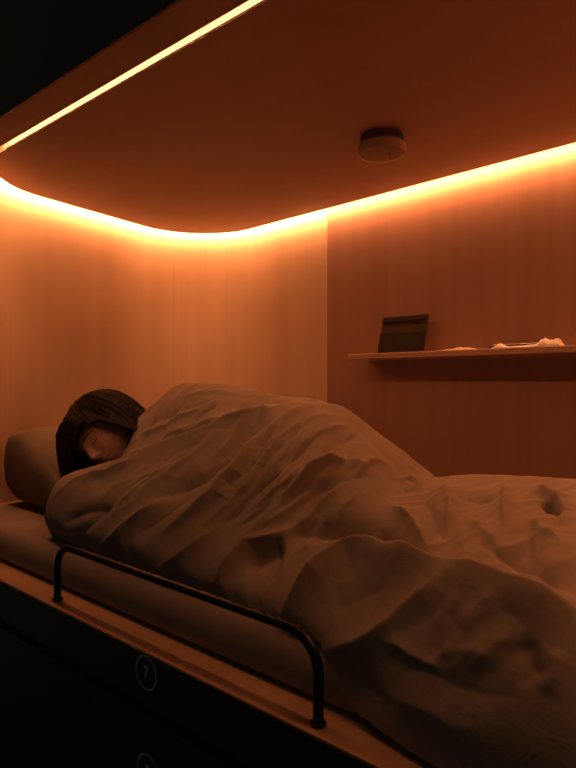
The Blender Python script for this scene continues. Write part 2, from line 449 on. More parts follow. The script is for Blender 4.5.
comps.sort(key=len)
for co in comps[:-1]: bmesh.ops.delete(bm, geom=co, context='VERTS')
bm.to_mesh(me); bm.free()
for q in me.polygons: q.use_smooth = True
# lips, lashes and brows
for sx in (-1, 1):
    pts = [face_pt(sx*(.031+.0135*k/5) if sx < 0 else .036+.009*k/5, -.0055+.0035*(k/5)**2, .0004) for k in range(-5, 6)]
    obj('eyelash', MB().tube(pts, [.0004+.0009*math.sin(math.pi*(k+.6)/11.2) for k in range(11)], 6), M['lash'], person, smooth=60)
    pts = [face_pt(sx*(.030+.018*k/5) if sx < 0 else .039+.010*k/5, .024-.004*(k/5)**2, .0005) for k in range(-5, 6)]
    obj('eyebrow', MB().tube(pts, [.0005+(.0016 if sx < 0 else .0008)*math.sin(math.pi*(k+.8)/11.6) for k in range(11)], 6), M['lash'], person, smooth=60)
pts = [[face_pt(.021*k/8, -.0635+dz*(1-(k/8)**2)+.001*(k/8)**2, .0008) for k in range(-8, 9)] for dz in (.0075, .005, .002, -.002, -.006, -.010)]
obj('lips', MB().grid(pts), M['lip'], person, smooth=180)

# hair: a bob with a fringe, one shell of ridged locks plus loose strands
def hair_pt(phi, v, grow=0.0, nz=True):
    """phi 0 = above the nose; v 0 crown .. 1 hem; local head coordinates"""
    ap = abs(phi)
    hem = np.interp(ap, [0, .35, .60, .82, 1.0, 1.2, 1.7, 2.4, 3.15], [.046, .046, .044, .030, -.03, -.09, -.110, -.118, -.120])
    top = .139+grow; rx, ry = .113+grow, .122+grow
    L1 = math.pi/2*.115 if hem < 0 else math.acos(max(-1, min(1, hem/top)))*.115
    tot = L1+max(0, -hem); s = v*tot
    if s <= L1: th = s/.115; z = top*math.cos(th); r = math.sin(th)
    else: z = -(s-L1); r = 1-.10*((s-L1)/.12)**2
    wob = 1.0
    if nz:
        wob += .030*noise.noise((phi*5, z*6, 1))*min(1, v*3)+.016*noise.noise((phi*24, z*4, 9))*min(1, v*4)
    x = rx*r*math.sin(phi)*wob; y = ry*r*math.cos(phi)*wob-.010
    x += .012*max(0, v-.35)*(1 if x < 0 else .3)                    # weight falls towards the pillow
    return Vector((x-.027, y, z-.010))
NP, NVv = 150, 40; Go = []; Gi = []
for j in range(NVv):
    Go.append([hd_pt(hair_pt(-math.pi+2*math.pi*k/NP, .004+.996*j/(NVv-1))) for k in range(NP)])
    Gi.append([hd_pt(hair_pt(-math.pi+2*math.pi*k/NP, .004+.985*j/(NVv-1), -.012, False)) for k in range(NP)])
mb = MB().grid(np.array(Go+Gi[::-1]), closed=True)
for _ in range(260):
    ph = random.uniform(-math.pi, math.pi); v1 = random.uniform(.7, 1.04); dp = random.uniform(-.22, .22); gr = random.uniform(-.001, .004)
    if abs(ph) < 1.25: v1 = min(v1, .86); dp *= .15
    v0 = random.uniform(.02, .3); pts = []
    for k in range(12):
        tt = k/11; pts.append(hd_pt(hair_pt(ph+dp*tt*tt, v0+(v1-v0)*tt, gr)))
    mb.tube(pts, [.0035*(1-.85*(k/11)**2)*min(1, .3+k/4) for k in range(12)], 5)
# loose locks that hang from the brow down to the pillow
for k in range(240):
    ph = random.uniform(-.55, 1.3); p0 = hair_pt(ph, random.uniform(.55, .95), .003); p = hd_pt(p0); ln = random.uniform(.05, .115); pts = []
    for q in range(10):
        tt = q/9; pts.append(p+Vector((0, 0, -1))*ln*tt*(.45+.55*tt)+Xv*.012*tt+U*(.020*math.sin(tt*2.2)+.006*random.uniform(-1, 1)*0)+Fv*(.012*math.sin(tt*3)))
    mb.tube(pts, [.0062*(1-.75*(q/9)**2) for q in range(10)], 5)
obj('hair', mb, M['hair'], person, smooth=60)

# ------------------------------------------------------------------ duvet
DUVET_X = [-1.52,-1.44,-1.35,-1.2,-1.0,-.8,-.68,-.56,-.45,-.3,-.1,.07]
DUVET_S = [
 [(.770,-.408),(.756,-.350),(.790,-.275),(.860,-.250),(.940,-.245),(1.01,-.190),(1.055,-.125),(1.13,-.100),(1.30,-.15),(1.42,-.40)],
 [(.764,-.408),(.748,-.350),(.784,-.278),(.862,-.238),(.950,-.215),(1.02,-.150),(1.070,-.072),(1.14,-.030),(1.30,-.12),(1.43,-.40)],
 [(.760,-.408),(.742,-.350),(.780,-.280),(.870,-.232),(.970,-.190),(1.03,-.115),(1.075,-.040),(1.15,-.008),(1.31,-.10),(1.45,-.40)],
 [(.758,-.408),(.745,-.350),(.785,-.275),(.880,-.208),(.985,-.150),(1.03,-.095),(1.075,-.040),(1.15,-.014),(1.31,-.10),(1.45,-.40)],
 [(.755,-.408),(.748,-.355),(.795,-.265),(.890,-.175),(.985,-.112),(1.04,-.075),(1.085,-.050),(1.15,-.040),(1.31,-.11),(1.46,-.40)],
 [(.750,-.408),(.760,-.370),(.810,-.310),(.890,-.205),(.965,-.135),(1.03,-.092),(1.080,-.070),(1.14,-.062),(1.31,-.17),(1.48,-.40)],
 [(.745,-.410),(.755,-.378),(.800,-.335),(.870,-.270),(.950,-.195),(1.02,-.155),(1.080,-.134),(1.14,-.128),(1.31,-.22),(1.48,-.40)],
 [(.732,-.425),(.738,-.385),(.785,-.340),(.850,-.300),(.920,-.250),(1.00,-.225),(1.080,-.214),(1.15,-.212),(1.32,-.27),(1.48,-.40)],
 [(.702,-.480),(.712,-.412),(.748,-.345),(.810,-.288),(.890,-.262),(.970,-.235),(1.080,-.204),(1.16,-.194),(1.30,-.24),(1.50,-.40)],
 [(.682,-.490),(.692,-.418),(.730,-.350),(.790,-.294),(.870,-.263),(.970,-.228),(1.080,-.192),(1.16,-.186),(1.34,-.25),(1.50,-.40)],
 [(.680,-.490),(.688,-.418),(.726,-.350),(.788,-.296),(.870,-.266),(.970,-.232),(1.080,-.200),(1.16,-.195),(1.34,-.25),(1.50,-.40)],
 [(.690,-.490),(.680,-.430),(.710,-.360),(.790,-.320),(.870,-.290),(.970,-.260),(1.080,-.235),(1.16,-.225),(1.34,-.28),(1.50,-.40)]]
def pchip(x, y, xq):
    x = np.asarray(x, float); y = np.asarray(y, float); xq = np.asarray(xq, float)
    h = np.diff(x); d = np.diff(y, axis=0)/h[:,None]
    m = np.zeros_like(y); m[0] = d[0]; m[-1] = d[-1]
    w1 = (2*h[1:]+h[:-1])[:,None]; w2 = (h[1:]+2*h[:-1])[:,None]
    ok = d[:-1]*d[1:] > 0
    with np.errstate(all='ignore'):
        v = (w1+w2)/(w1/d[:-1]+w2/d[1:])
    m[1:-1] = np.where(ok, v, 0)
    i = np.clip(np.searchsorted(x, xq)-1, 0, len(x)-2)
    t = ((xq-x[i])/h[i])[:,None]; H = h[i][:,None]
    return y[i]*(1+2*t)*(1-t)**2 + m[i]*H*t*(1-t)**2 + y[i+1]*t*t*(3-2*t) + m[i+1]*H*t*t*(t-1)
def crom(P, n):
    # resample control polygon (k,2) as a centripetal spline at n even arc lengths
    P = np.asarray(P, float); k = len(P)
    Q = np.vstack([2*P[0]-P[1], P, 2*P[-1]-P[-2]]); out = []
    for i in range(k-1):
        p0,p1,p2,p3 = Q[i:i+4]
        for t in np.linspace(0,1,24,endpoint=False):
            out.append(.5*((2*p1)+(-p0+p2)*t+(2*p0-5*p1+4*p2-p3)*t*t+(-p0+3*p1-3*p2+p3)*t**3))
    out.append(P[-1]); out = np.array(out)
    s = np.r_[0, np.cumsum(np.linalg.norm(np.diff(out,axis=0),axis=1))]
    q = np.linspace(0, s[-1], n)
    return np.stack([np.interp(q,s,out[:,j]) for j in range(2)],1)
def duvet_base(nx=330, nt=250):
    X = np.linspace(DUVET_X[0], DUVET_X[-1], nx)
    S = np.array(DUVET_S); C = pchip(DUVET_X, S.reshape(len(S),-1), X).reshape(nx,-1,2)
    G = np.zeros((nx,nt,3))
    for i in range(nx):
        G[i,:,1:] = crom(C[i], nt); G[i,:,0] = X[i]
    # the neck edge is not straight: it dips back at the chin, forward at front corner
    yy = [.70,.80,.86,.93,.98,1.03,1.08,1.15,1.3,1.5]; dx = [.07,.05,.03,.055,.07,.05,.04,.03,.02,0]
    off = np.interp(G[:,:,1], yy, dx)*np.exp(-((X-X[0])/.16))[:,None]
    G[:,:,0] += off
    return G

DUVET_FOLDS = [
 ([(-1.358,.822,-.254),(-1.317,.851,-.239),(-1.271,.873,-.223),(-1.237,.891,-.208),(-1.204,.908,-.194),(-1.171,.925,-.179),(-1.114,.936,-.16),(-1.062,.947,-.142),(-1.024,.966,-.125),(-.986,.991,-.108),(-.948,1.013,-.093),(-.915,1.028,-.084),(-.886,1.047,-.074),(-.862,1.071,-.064)],0.024,0.034,0.013),
 ([(-1.068,.801,-.256),(-1.035,.816,-.241),(-1.001,.838,-.219),(-.973,.859,-.202),(-.963,.886,-.179),(-.948,.911,-.161),(-.934,.941,-.141),(-.91,.975,-.12),(-.886,1.007,-.099)],-0.026,0.03,0.03),
 ([(-.977,.767,-.312),(-.958,.78,-.294),(-.939,.798,-.274),(-.924,.815,-.258),(-.905,.838,-.237),(-.901,.859,-.215),(-.886,.879,-.198),(-.881,.904,-.174),(-.881,.937,-.148),(-.871,.973,-.124),(-.862,1.008,-.1),(-.848,1.041,-.081),(-.833,1.083,-.064)],0.016,0.012,0.034),
 ([(-1.072,.75,-.339),(-1.043,.76,-.319),(-1.02,.771,-.3),(-.996,.783,-.282),(-.977,.798,-.264),(-.958,.817,-.246),(-.944,.837,-.228)],-0.01,0.03,0.03),
 ([(-.9,.922,-.157),(-.924,.985,-.113),(-.924,1.042,-.075),(-.881,1.074,-.061),(-.843,1.105,-.051)],0.007,0.008,0.014),
 ([(-.857,.806,-.297),(-.843,.829,-.272),(-.833,.855,-.239),(-.819,.873,-.221),(-.799,.893,-.202),(-.78,.915,-.185)],-0.01,0.01,0.014),
 ([(-.814,.765,-.361),(-.804,.785,-.339),(-.795,.804,-.318),(-.785,.823,-.296),(-.766,.844,-.273),(-.756,.86,-.256),(-.746,.887,-.229),(-.732,.915,-.205),(-.722,.947,-.179),(-.708,.972,-.167),(-.698,1.003,-.154)],0.007,0.012,0.02),
 ([(-.79,.917,-.179),(-.77,.961,-.146),(-.761,.99,-.127),(-.756,1.033,-.105)],-0.008,0.01,0.012),
 ([(-.775,.964,-.142),(-.761,1.015,-.112),(-.737,1.07,-.1)],0.007,0.009,0.012),
 ([(-.727,.962,-.164),(-.717,1.009,-.139),(-.703,1.067,-.123)],-0.007,0.008,0.012),
 ([(-.737,.918,-.2),(-.722,.941,-.184),(-.708,.972,-.167),(-.669,.999,-.17),(-.635,1.016,-.184)],0.008,0.01,0.012),
 ([(-.717,.894,-.234),(-.693,.925,-.213),(-.659,.955,-.199),(-.631,.998,-.193)],-0.008,0.01,0.014),
 ([(-.795,.864,-.238),(-.785,.886,-.214),(-.78,.912,-.188),(-.79,.911,-.185)],0.006,0.007,0.007),
 ([(-.814,.828,-.282),(-.8,.844,-.264),(-.79,.862,-.242),(-.775,.881,-.223),(-.751,.906,-.206),(-.732,.932,-.188)],0.006,0.007,0.01),
 ([(-.857,.919,-.165),(-.843,.95,-.143),(-.828,.977,-.123),(-.819,1.008,-.103),(-.804,1.037,-.088),(-.766,1.082,-.081)],0.006,0.008,0.012),
 ([(-.669,.978,-.181),(-.655,1.008,-.175),(-.645,1.045,-.168),(-.621,1.086,-.181)],0.005,0.008,0.01),
 ([(-.987,.899,-.168),(-.967,.95,-.134),(-.958,.998,-.103)],0.006,0.008,0.014),
 ([(-1.441,1.016,-.17),(-1.352,1.013,-.145),(-1.289,1.022,-.118),(-1.236,1.033,-.096),(-1.19,1.047,-.071),(-1.148,1.064,-.05)],0.008,0.012,0.02),
 ([(-1.396,1.033,-.126),(-1.334,1.035,-.107),(-1.281,1.04,-.091),(-1.232,1.048,-.072),(-1.172,1.058,-.056),(-1.125,1.076,-.043)],-0.006,0.012,0.014),
 ([(-1.31,1.069,-.046),(-1.242,1.081,-.035),(-1.182,1.093,-.027),(-1.12,1.091,-.034),(-1.063,1.092,-.041)],0.005,0.008,0.012),
 ([(-1.058,1.051,-.067),(-1.02,1.064,-.059),(-.987,1.084,-.051),(-.905,1.086,-.056)],-0.005,0.009,0.009),
 ([(-.713,.843,-.289),(-.684,.856,-.283),(-.66,.865,-.279),(-.626,.877,-.276),(-.592,.886,-.273),(-.558,.886,-.272),(-.524,.882,-.27),(-.476,.86,-.272),(-.428,.854,-.271)],-0.026,0.022,0.03),
 ([(-.77,.786,-.342),(-.737,.806,-.326),(-.698,.823,-.312)],-0.02,0.03,0.03),
 ([(-.809,.755,-.379),(-.794,.78,-.346),(-.78,.811,-.313),(-.742,.829,-.298),(-.703,.851,-.283)],0.014,0.014,0.018),
 ([(-1.005,.755,-.408),(-.953,.748,-.374),(-.919,.756,-.353),(-.895,.771,-.331),(-.881,.786,-.315),(-.862,.805,-.296)],0.006,0.012,0.02),
 ([(-.626,.744,-.393),(-.616,.752,-.375),(-.606,.768,-.358),(-.597,.785,-.343),(-.587,.805,-.328),(-.577,.821,-.319),(-.563,.842,-.306),(-.52,.851,-.287),(-.457,.821,-.283),(-.413,.813,-.284),(-.389,.81,-.284),(-.365,.811,-.283)],0.03,0.03,0.016),
 ([(-.365,.811,-.283),(-.341,.809,-.284),(-.317,.804,-.286),(-.297,.804,-.287),(-.278,.8,-.289),(-.249,.799,-.289),(-.225,.795,-.291),(-.205,.792,-.293),(-.186,.788,-.295)],0.024,0.045,0.014),
 ([(-.36,.807,-.285),(-.375,.777,-.305),(-.399,.757,-.327),(-.423,.738,-.354),(-.442,.73,-.369),(-.466,.725,-.387),(-.495,.723,-.4),(-.534,.727,-.417)],0.014,0.024,0.02),
 ([(-.539,.751,-.367),(-.524,.762,-.353),(-.505,.771,-.338),(-.476,.773,-.325),(-.452,.775,-.316)],-0.008,0.03,0.03),
 ([(-.544,.956,-.238),(-.495,.931,-.248),(-.437,.875,-.266)],0.012,0.01,0.012),
 ([(-.544,.903,-.259),(-.495,.863,-.274),(-.452,.82,-.283)],-0.014,0.014,0.014),
 ([(-.505,1.078,-.21),(-.447,.995,-.227),(-.418,.914,-.252)],0.01,0.01,0.01),
 ([(-.505,1.008,-.225),(-.466,.961,-.238),(-.423,.896,-.259)],-0.008,0.01,0.01),
 ([(-.457,1.035,-.216),(-.408,1.025,-.216),(-.375,1.038,-.208)],-0.006,0.018,0.014),
 ([(-.379,1.082,-.196),(-.355,1.013,-.215),(-.336,.95,-.236)],0.009,0.006,0.012),
 ([(-.346,.888,-.257),(-.326,.879,-.26),(-.302,.87,-.263),(-.283,.858,-.267),(-.259,.854,-.269),(-.239,.842,-.273),(-.22,.834,-.276),(-.205,.822,-.28)],-0.008,0.01,0.016),
 ([(-.399,.958,-.237),(-.355,.92,-.247),(-.321,.89,-.256)],0.006,0.012,0.012),
 ([(-.592,1.059,-.205),(-.582,1.09,-.207),(-.558,1.09,-.213),(-.534,1.035,-.22)],0.01,0.007,0.007),
 ([(-.568,1.041,-.217),(-.553,1.046,-.218)],-0.01,0.006,0.006),
 ([(-.321,1.051,-.2),(-.317,1.075,-.193),(-.283,1.055,-.199),(-.259,1.015,-.212),(-.259,.988,-.222)],0.01,0.01,0.01),
 ([(-.297,1.043,-.203),(-.283,1.023,-.209),(-.268,1.007,-.215)],-0.03,0.009,0.009),
 ([(-.302,.976,-.226),(-.268,.94,-.238),(-.239,.928,-.243)],0.006,0.014,0.014),
 ([(-.336,.721,-.364),(-.297,.729,-.351),(-.268,.726,-.354)],0.003,0.012,0.012),
 ([(-.278,.769,-.309),(-.249,.765,-.312),(-.239,.756,-.32)],-0.003,0.014,0.014),
 ([(-.234,.75,-.326),(-.225,.733,-.345),(-.21,.722,-.358)],-0.006,0.018,0.012),
 ([(-.196,.749,-.326),(-.201,.727,-.351),(-.21,.715,-.368)],0.005,0.012,0.016),
 ([(-.394,.714,-.387),(-.37,.711,-.388),(-.346,.71,-.385),(-.326,.706,-.389),(-.307,.705,-.39),(-.288,.704,-.39),(-.268,.705,-.386),(-.249,.707,-.382),(-.23,.709,-.379)],-0.003,0.016,0.016),
 ([(-.423,.725,-.374),(-.399,.723,-.372),(-.379,.718,-.377),(-.355,.715,-.378),(-.331,.712,-.378)],0.006,0.012,0.012),
 ([(-.321,.743,-.335),(-.302,.763,-.315),(-.283,.782,-.299)],0.005,0.014,0.014),
 ([(-.418,.701,-.435),(-.394,.698,-.433),(-.375,.696,-.43),(-.35,.693,-.427),(-.326,.691,-.428),(-.307,.688,-.432),(-.283,.689,-.428)],0.004,0.016,0.016),
 ([(-.471,.712,-.426),(-.447,.707,-.432),(-.428,.703,-.438),(-.408,.699,-.444),(-.389,.694,-.454)],-0.004,0.02,0.02),
 ([(-1.427,.772,-.295),(-1.385,.805,-.263),(-1.341,.823,-.254),(-1.293,.834,-.246),(-1.258,.856,-.23),(-1.22,.874,-.215)],0.01,0.012,0.012),
 ([(-1.346,.743,-.347),(-1.265,.756,-.313),(-1.184,.77,-.294)],-0.008,0.016,0.016),
 ([(-1.184,.746,-.374),(-1.137,.747,-.347),(-1.105,.76,-.314),(-1.081,.771,-.295),(-1.058,.784,-.277),(-1.034,.801,-.257)],0.008,0.012,0.014),
 ([(-1.317,.753,-.391),(-1.243,.744,-.347),(-1.22,.754,-.321),(-1.203,.772,-.29),(-1.217,.801,-.261)],-0.006,0.014,0.014),
 ([(-1.471,1.034,-.152),(-1.467,1.072,-.104),(-1.439,1.09,-.062)],0.008,0.01,0.014),
 ([(-.852,.939,-.15),(-.857,.909,-.173),(-.867,.881,-.199),(-.881,.862,-.217),(-.891,.841,-.239)],-0.0027865713802260076,0.005472283902861344,0.00985011102515042),
 ([(-.823,1.026,-.092),(-.828,.994,-.111),(-.828,.963,-.134),(-.833,.937,-.154),(-.838,.911,-.175)],0.0038839673159964563,0.005874553247000035,0.010574195844600063),
 ([(-.828,1.004,-.104),(-.833,.947,-.146),(-.843,.901,-.184),(-.862,.865,-.219),(-.877,.828,-.261)],0.003369777445103754,0.005668977293308099,0.010204159127954578),
 ([(-.824,1.087,-.063),(-.814,1.033,-.089),(-.809,.987,-.118),(-.814,.954,-.143),(-.819,.924,-.166)],-0.00437059744196803,0.004328394084495385,0.007791109352091693),
 ([(-.809,.997,-.111),(-.809,.963,-.135),(-.819,.94,-.153),(-.823,.915,-.174),(-.828,.896,-.191)],-0.003080612180953676,0.003953611126034873,0.007116500026862771),
 ([(-.838,.893,-.193),(-.853,.861,-.227),(-.862,.838,-.252),(-.881,.811,-.28),(-.9,.784,-.309)],0.004406996830375953,0.006271114583277465,0.011288006249899438),
 ([(-.79,1.029,-.094),(-.794,.997,-.113),(-.794,.967,-.134),(-.799,.941,-.155),(-.809,.919,-.173)],0.0053398559371127,0.005151342362660858,0.009272416252789545),
 ([(-.785,1.004,-.11),(-.785,.97,-.134),(-.79,.944,-.154),(-.79,.917,-.179),(-.799,.893,-.202)],0.004294390591463323,0.0038803671396853597,0.006984660851433648),
 ([(-.785,.92,-.178),(-.799,.893,-.202),(-.814,.865,-.232),(-.828,.844,-.257),(-.848,.823,-.278)],-0.004164537047902587,0.005258618142457144,0.00946551265642286),
 ([(-.765,.98,-.132),(-.77,.951,-.154),(-.78,.926,-.173),(-.79,.908,-.188),(-.799,.888,-.208)],-0.005139364276111249,0.005373716525575844,0.009672689746036519),
 ([(-.78,.909,-.191),(-.804,.884,-.21),(-.824,.859,-.237),(-.838,.835,-.266),(-.857,.814,-.287)],-0.003457579201471962,0.0038032098302494366,0.006845777694448986),
 ([(-.746,.92,-.193),(-.761,.885,-.224),(-.775,.856,-.255),(-.799,.834,-.277),(-.823,.814,-.298)],-0.004844164081729894,0.005146580245638174,0.009263844442148714),
 ([(-.746,.943,-.171),(-.761,.908,-.2),(-.78,.881,-.221),(-.79,.855,-.252),(-.819,.832,-.275)],-0.003815136136413435,0.0038262120001053973,0.006887181600189716),
 ([(-.746,.934,-.179),(-.756,.908,-.201),(-.771,.887,-.218),(-.785,.87,-.233),(-.79,.85,-.259)],0.0045137227186454,0.004057939313614238,0.007304290764505629),
 ([(-.722,.95,-.176),(-.727,.927,-.196),(-.737,.907,-.212),(-.746,.889,-.226),(-.761,.875,-.236)],0.004234335131996586,0.003967676081234905,0.007141816946222829),
 ([(-.698,1.006,-.152),(-.703,.976,-.167),(-.708,.947,-.185),(-.713,.927,-.202),(-.722,.907,-.218)],0.003971993578941472,0.005865619713612909,0.010558115484503236),
 ([(-.713,1.074,-.115),(-.713,1.013,-.14),(-.712,.966,-.169),(-.727,.932,-.19),(-.737,.901,-.218)],0.0038572072963294415,0.005840104773039472,0.01051218859147105),
 ([(-.717,.956,-.173),(-.722,.927,-.198),(-.737,.901,-.218),(-.751,.881,-.233),(-.756,.857,-.26)],0.003045337119697149,0.004874938659698448,0.008774889587457207),
 ([(-.698,.969,-.173),(-.708,.939,-.193),(-.717,.91,-.217),(-.732,.888,-.234),(-.742,.866,-.254)],-0.005261855253758938,0.003950756786885544,0.0071113622163939795),
 ([(-.693,.925,-.213),(-.713,.9,-.23),(-.727,.877,-.247),(-.746,.852,-.268),(-.766,.834,-.286)],0.004925935881041143,0.0055376872795329015,0.009967837103159223),
 ([(-.674,.938,-.207),(-.684,.919,-.221),(-.698,.905,-.23),(-.708,.889,-.243),(-.713,.872,-.258)],-0.004137887666813777,0.0049161082288872214,0.008848994811996998),
 ([(-.674,1.03,-.154),(-.679,.982,-.174),(-.684,.947,-.196),(-.698,.919,-.216),(-.713,.894,-.236)],-0.00454675234060049,0.004929969502711058,0.008873945104879905),
 ([(-.679,.956,-.191),(-.684,.93,-.211),(-.698,.908,-.227),(-.713,.891,-.238),(-.722,.869,-.258)],-0.0050050660669655,0.004162246845826739,0.007492044322488131),
 ([(-.65,.99,-.185),(-.655,.961,-.198),(-.664,.932,-.215),(-.679,.916,-.226),(-.698,.897,-.238)],0.0048751415859821495,0.004925809205708649,0.008866456570275568),
 ([(-.664,.929,-.218),(-.674,.913,-.23),(-.684,.897,-.243),(-.689,.878,-.26),(-.698,.864,-.271)],0.003921006186481166,0.004116919634735256,0.007410455342523461),
 ([(-.645,1.074,-.162),(-.645,1.038,-.17),(-.645,1.003,-.182),(-.645,.973,-.196),(-.655,.954,-.202)],0.0046688276260478485,0.004978266445424556,0.0089608796017642),
 ([(-.895,.996,-.106),(-.89,.961,-.13),(-.886,.923,-.158),(-.891,.896,-.179),(-.901,.877,-.197)],0.005381463236065693,0.006570292639802374,0.011826526751644275),
 ([(-.852,1.004,-.103),(-.847,.956,-.137),(-.852,.919,-.166),(-.862,.893,-.188),(-.877,.868,-.211)],0.0049887159994069855,0.004291047627511559,0.007723885729520807),
 ([(-.847,.943,-.148),(-.847,.92,-.166),(-.852,.903,-.18),(-.857,.885,-.197),(-.867,.875,-.206)],-0.004292894908779739,0.00550835633274734,0.009915041398945211),
 ([(-.857,.98,-.119),(-.857,.946,-.144),(-.862,.915,-.168),(-.867,.89,-.19),(-.872,.866,-.215)],-0.005819449347568658,0.004285739270890775,0.007714330687603395),
 ([(-.809,.983,-.12),(-.814,.95,-.145),(-.819,.924,-.166),(-.824,.894,-.195),(-.833,.874,-.216)],0.0032709979384024502,0.006218002707590025,0.011192404873662045),
 ([(-.823,.924,-.166),(-.828,.894,-.194),(-.838,.87,-.219),(-.853,.85,-.24),(-.857,.829,-.266)],-0.004288509334933286,0.0064144642001925725,0.011546035560346632),
 ([(-.775,.983,-.127),(-.78,.941,-.159),(-.785,.906,-.192),(-.795,.877,-.221),(-.804,.851,-.253)],0.004976298215479961,0.005025155983157964,0.009045280769684335),
 ([(-.799,1.022,-.097),(-.79,.967,-.135),(-.79,.926,-.171),(-.795,.893,-.202),(-.804,.866,-.233)],-0.003927221334511779,0.005926795785424532,0.010668232413764158),
 ([(-.766,.933,-.172),(-.77,.91,-.193),(-.78,.889,-.212),(-.79,.87,-.232),(-.795,.852,-.255)],-0.0034902954851718905,0.005650173072676826,0.010170311530818286),
 ([(-.746,.934,-.179),(-.751,.914,-.197),(-.756,.897,-.213),(-.761,.877,-.233),(-.766,.864,-.247)],0.004186048825500312,0.005486562703742541,0.009875812866736574),
 ([(-.751,.952,-.161),(-.751,.922,-.189),(-.756,.9,-.21),(-.766,.88,-.228),(-.766,.856,-.257)],0.0036325275684491775,0.004735068446080565,0.008523123202945017),
 ([(-.741,.932,-.184),(-.746,.911,-.202),(-.751,.894,-.218),(-.756,.875,-.238),(-.756,.86,-.256)],-0.004204466599154524,0.004731124893846376,0.008516024808923477),
 ([(-1.397,1.036,-.122),(-1.409,1.02,-.151),(-1.425,1.008,-.172),(-1.446,1.002,-.191),(-1.453,.987,-.213)],0.004363514084647454,0.006394310808950675,0.011509759456111214),
 ([(-1.373,1.041,-.104),(-1.384,1.032,-.125),(-1.402,1.023,-.144),(-1.419,1.015,-.161),(-1.435,1.009,-.177)],-0.005512003791869407,0.0070499151307912315,0.012689847235424217),
 ([(-1.33,1.042,-.095),(-1.342,1.028,-.12),(-1.356,1.012,-.146),(-1.37,1.0,-.165),(-1.383,.986,-.183)],0.0028244498392901566,0.005775382016109437,0.010395687628996985),
 ([(-1.256,1.091,-.027),(-1.26,1.064,-.051),(-1.277,1.051,-.071),(-1.299,1.04,-.092),(-1.321,1.032,-.11)],-0.0037826566517902764,0.00781879400261186,0.014073829204701349),
 ([(-1.223,1.053,-.064),(-1.231,1.038,-.088),(-1.249,1.031,-.1),(-1.243,1.014,-.127),(-1.274,1.007,-.141)],0.0037249804192505016,0.007485977138386406,0.013474758849095532),
 ([(-1.149,1.079,-.039),(-1.153,1.061,-.053),(-1.162,1.047,-.07),(-1.181,1.039,-.081),(-1.189,1.026,-.1)],0.0029396497836482465,0.007183553801278683,0.01293039684230163),
 ([(-1.125,1.058,-.057),(-1.143,1.047,-.07),(-1.162,1.039,-.081),(-1.171,1.025,-.099),(-1.194,1.019,-.111)],-0.005593453360665792,0.008088151072003896,0.014558671929607013),
 ([(-1.147,1.024,-.098),(-1.179,1.013,-.118),(-1.22,1.008,-.133),(-1.26,1.002,-.147),(-1.299,.992,-.165)],0.003920876619277972,0.006829696879727325,0.012293454383509187),
 ([(-1.072,1.021,-.092),(-1.11,1.012,-.106),(-1.147,1.004,-.122),(-1.193,1.003,-.134),(-1.238,1.001,-.145)],0.0057442105689672505,0.007695548363938048,0.013851987055088487),
 ([(-1.067,1.024,-.089),(-1.105,1.011,-.106),(-1.156,1.011,-.116),(-1.202,1.006,-.131),(-1.261,1.007,-.14)],0.003473168259810206,0.007555270910768611,0.0135994876393835),
 ([(-.996,1.02,-.088),(-1.015,.998,-.103),(-1.038,.986,-.114),(-1.062,.97,-.128),(-1.099,.968,-.138)],0.005302631343192949,0.007872614541753573,0.014170706175156431),
 ([(-.924,1.02,-.089),(-.953,1.009,-.096),(-.976,.991,-.108),(-1.01,.98,-.116),(-1.038,.967,-.126)],0.005821682697168224,0.005403559612893808,0.009726407303208855),
 ([(-.967,.987,-.111),(-.986,.965,-.125),(-1.019,.954,-.132),(-1.053,.942,-.144),(-1.072,.922,-.159)],-0.0025221162556997444,0.005752773512249532,0.010354992322049159),
 ([(-1.029,.936,-.144),(-1.053,.916,-.16),(-1.092,.902,-.176),(-1.12,.883,-.194),(-1.163,.873,-.208)],-0.0024594105046130237,0.007613862739385954,0.013704952930894718),
 ([(-1.059,.873,-.192),(-1.107,.86,-.208),(-1.144,.838,-.229),(-1.195,.822,-.245),(-1.24,.805,-.259)],0.002423275859212422,0.006753110424490637,0.012155598764083146),
 ([(-1.006,.928,-.148),(-1.044,.897,-.172),(-1.092,.873,-.197),(-1.14,.848,-.221),(-1.186,.822,-.244)],-0.001953990840086225,0.00776772635393358,0.013981907437080445),
 ([(-1.054,.877,-.189),(-1.074,.861,-.204),(-1.102,.849,-.216),(-1.135,.841,-.226),(-1.158,.828,-.238)],0.002753915046706117,0.007616428870808377,0.01370957196745508),
 ([(-1.03,.848,-.211),(-1.083,.84,-.221),(-1.111,.818,-.242),(-1.143,.803,-.257),(-1.166,.781,-.28)],0.002419927355757508,0.00909443831032905,0.01636998895859229),
 ([(-1.088,.862,-.204),(-1.116,.843,-.222),(-1.139,.82,-.243),(-1.148,.793,-.266),(-1.175,.775,-.287)],0.002952047275105967,0.0056518623935241374,0.010173352308343448),
 ([(-1.01,.935,-.144),(-1.039,.897,-.172),(-1.064,.86,-.203),(-1.097,.828,-.233),(-1.119,.792,-.266)],0.0024445932977797684,0.007017036482473258,0.012630665668451866),
 ([(-1.054,.88,-.186),(-1.078,.844,-.218),(-1.096,.804,-.253),(-1.129,.778,-.283),(-1.179,.761,-.309)],0.0017464393178970444,0.008446320578810932,0.015203377041859678),
 ([(-.524,1.083,-.212),(-.5,1.04,-.218),(-.476,1.002,-.226),(-.462,.975,-.234),(-.442,.945,-.243)],0.003146181124231943,0.008318439665905413,0.014973191398629744),
 ([(-.481,1.087,-.206),(-.462,1.04,-.215),(-.447,1.007,-.224),(-.433,.978,-.232),(-.423,.95,-.241)],0.002145426697945224,0.007037394077244906,0.012667309339040832),
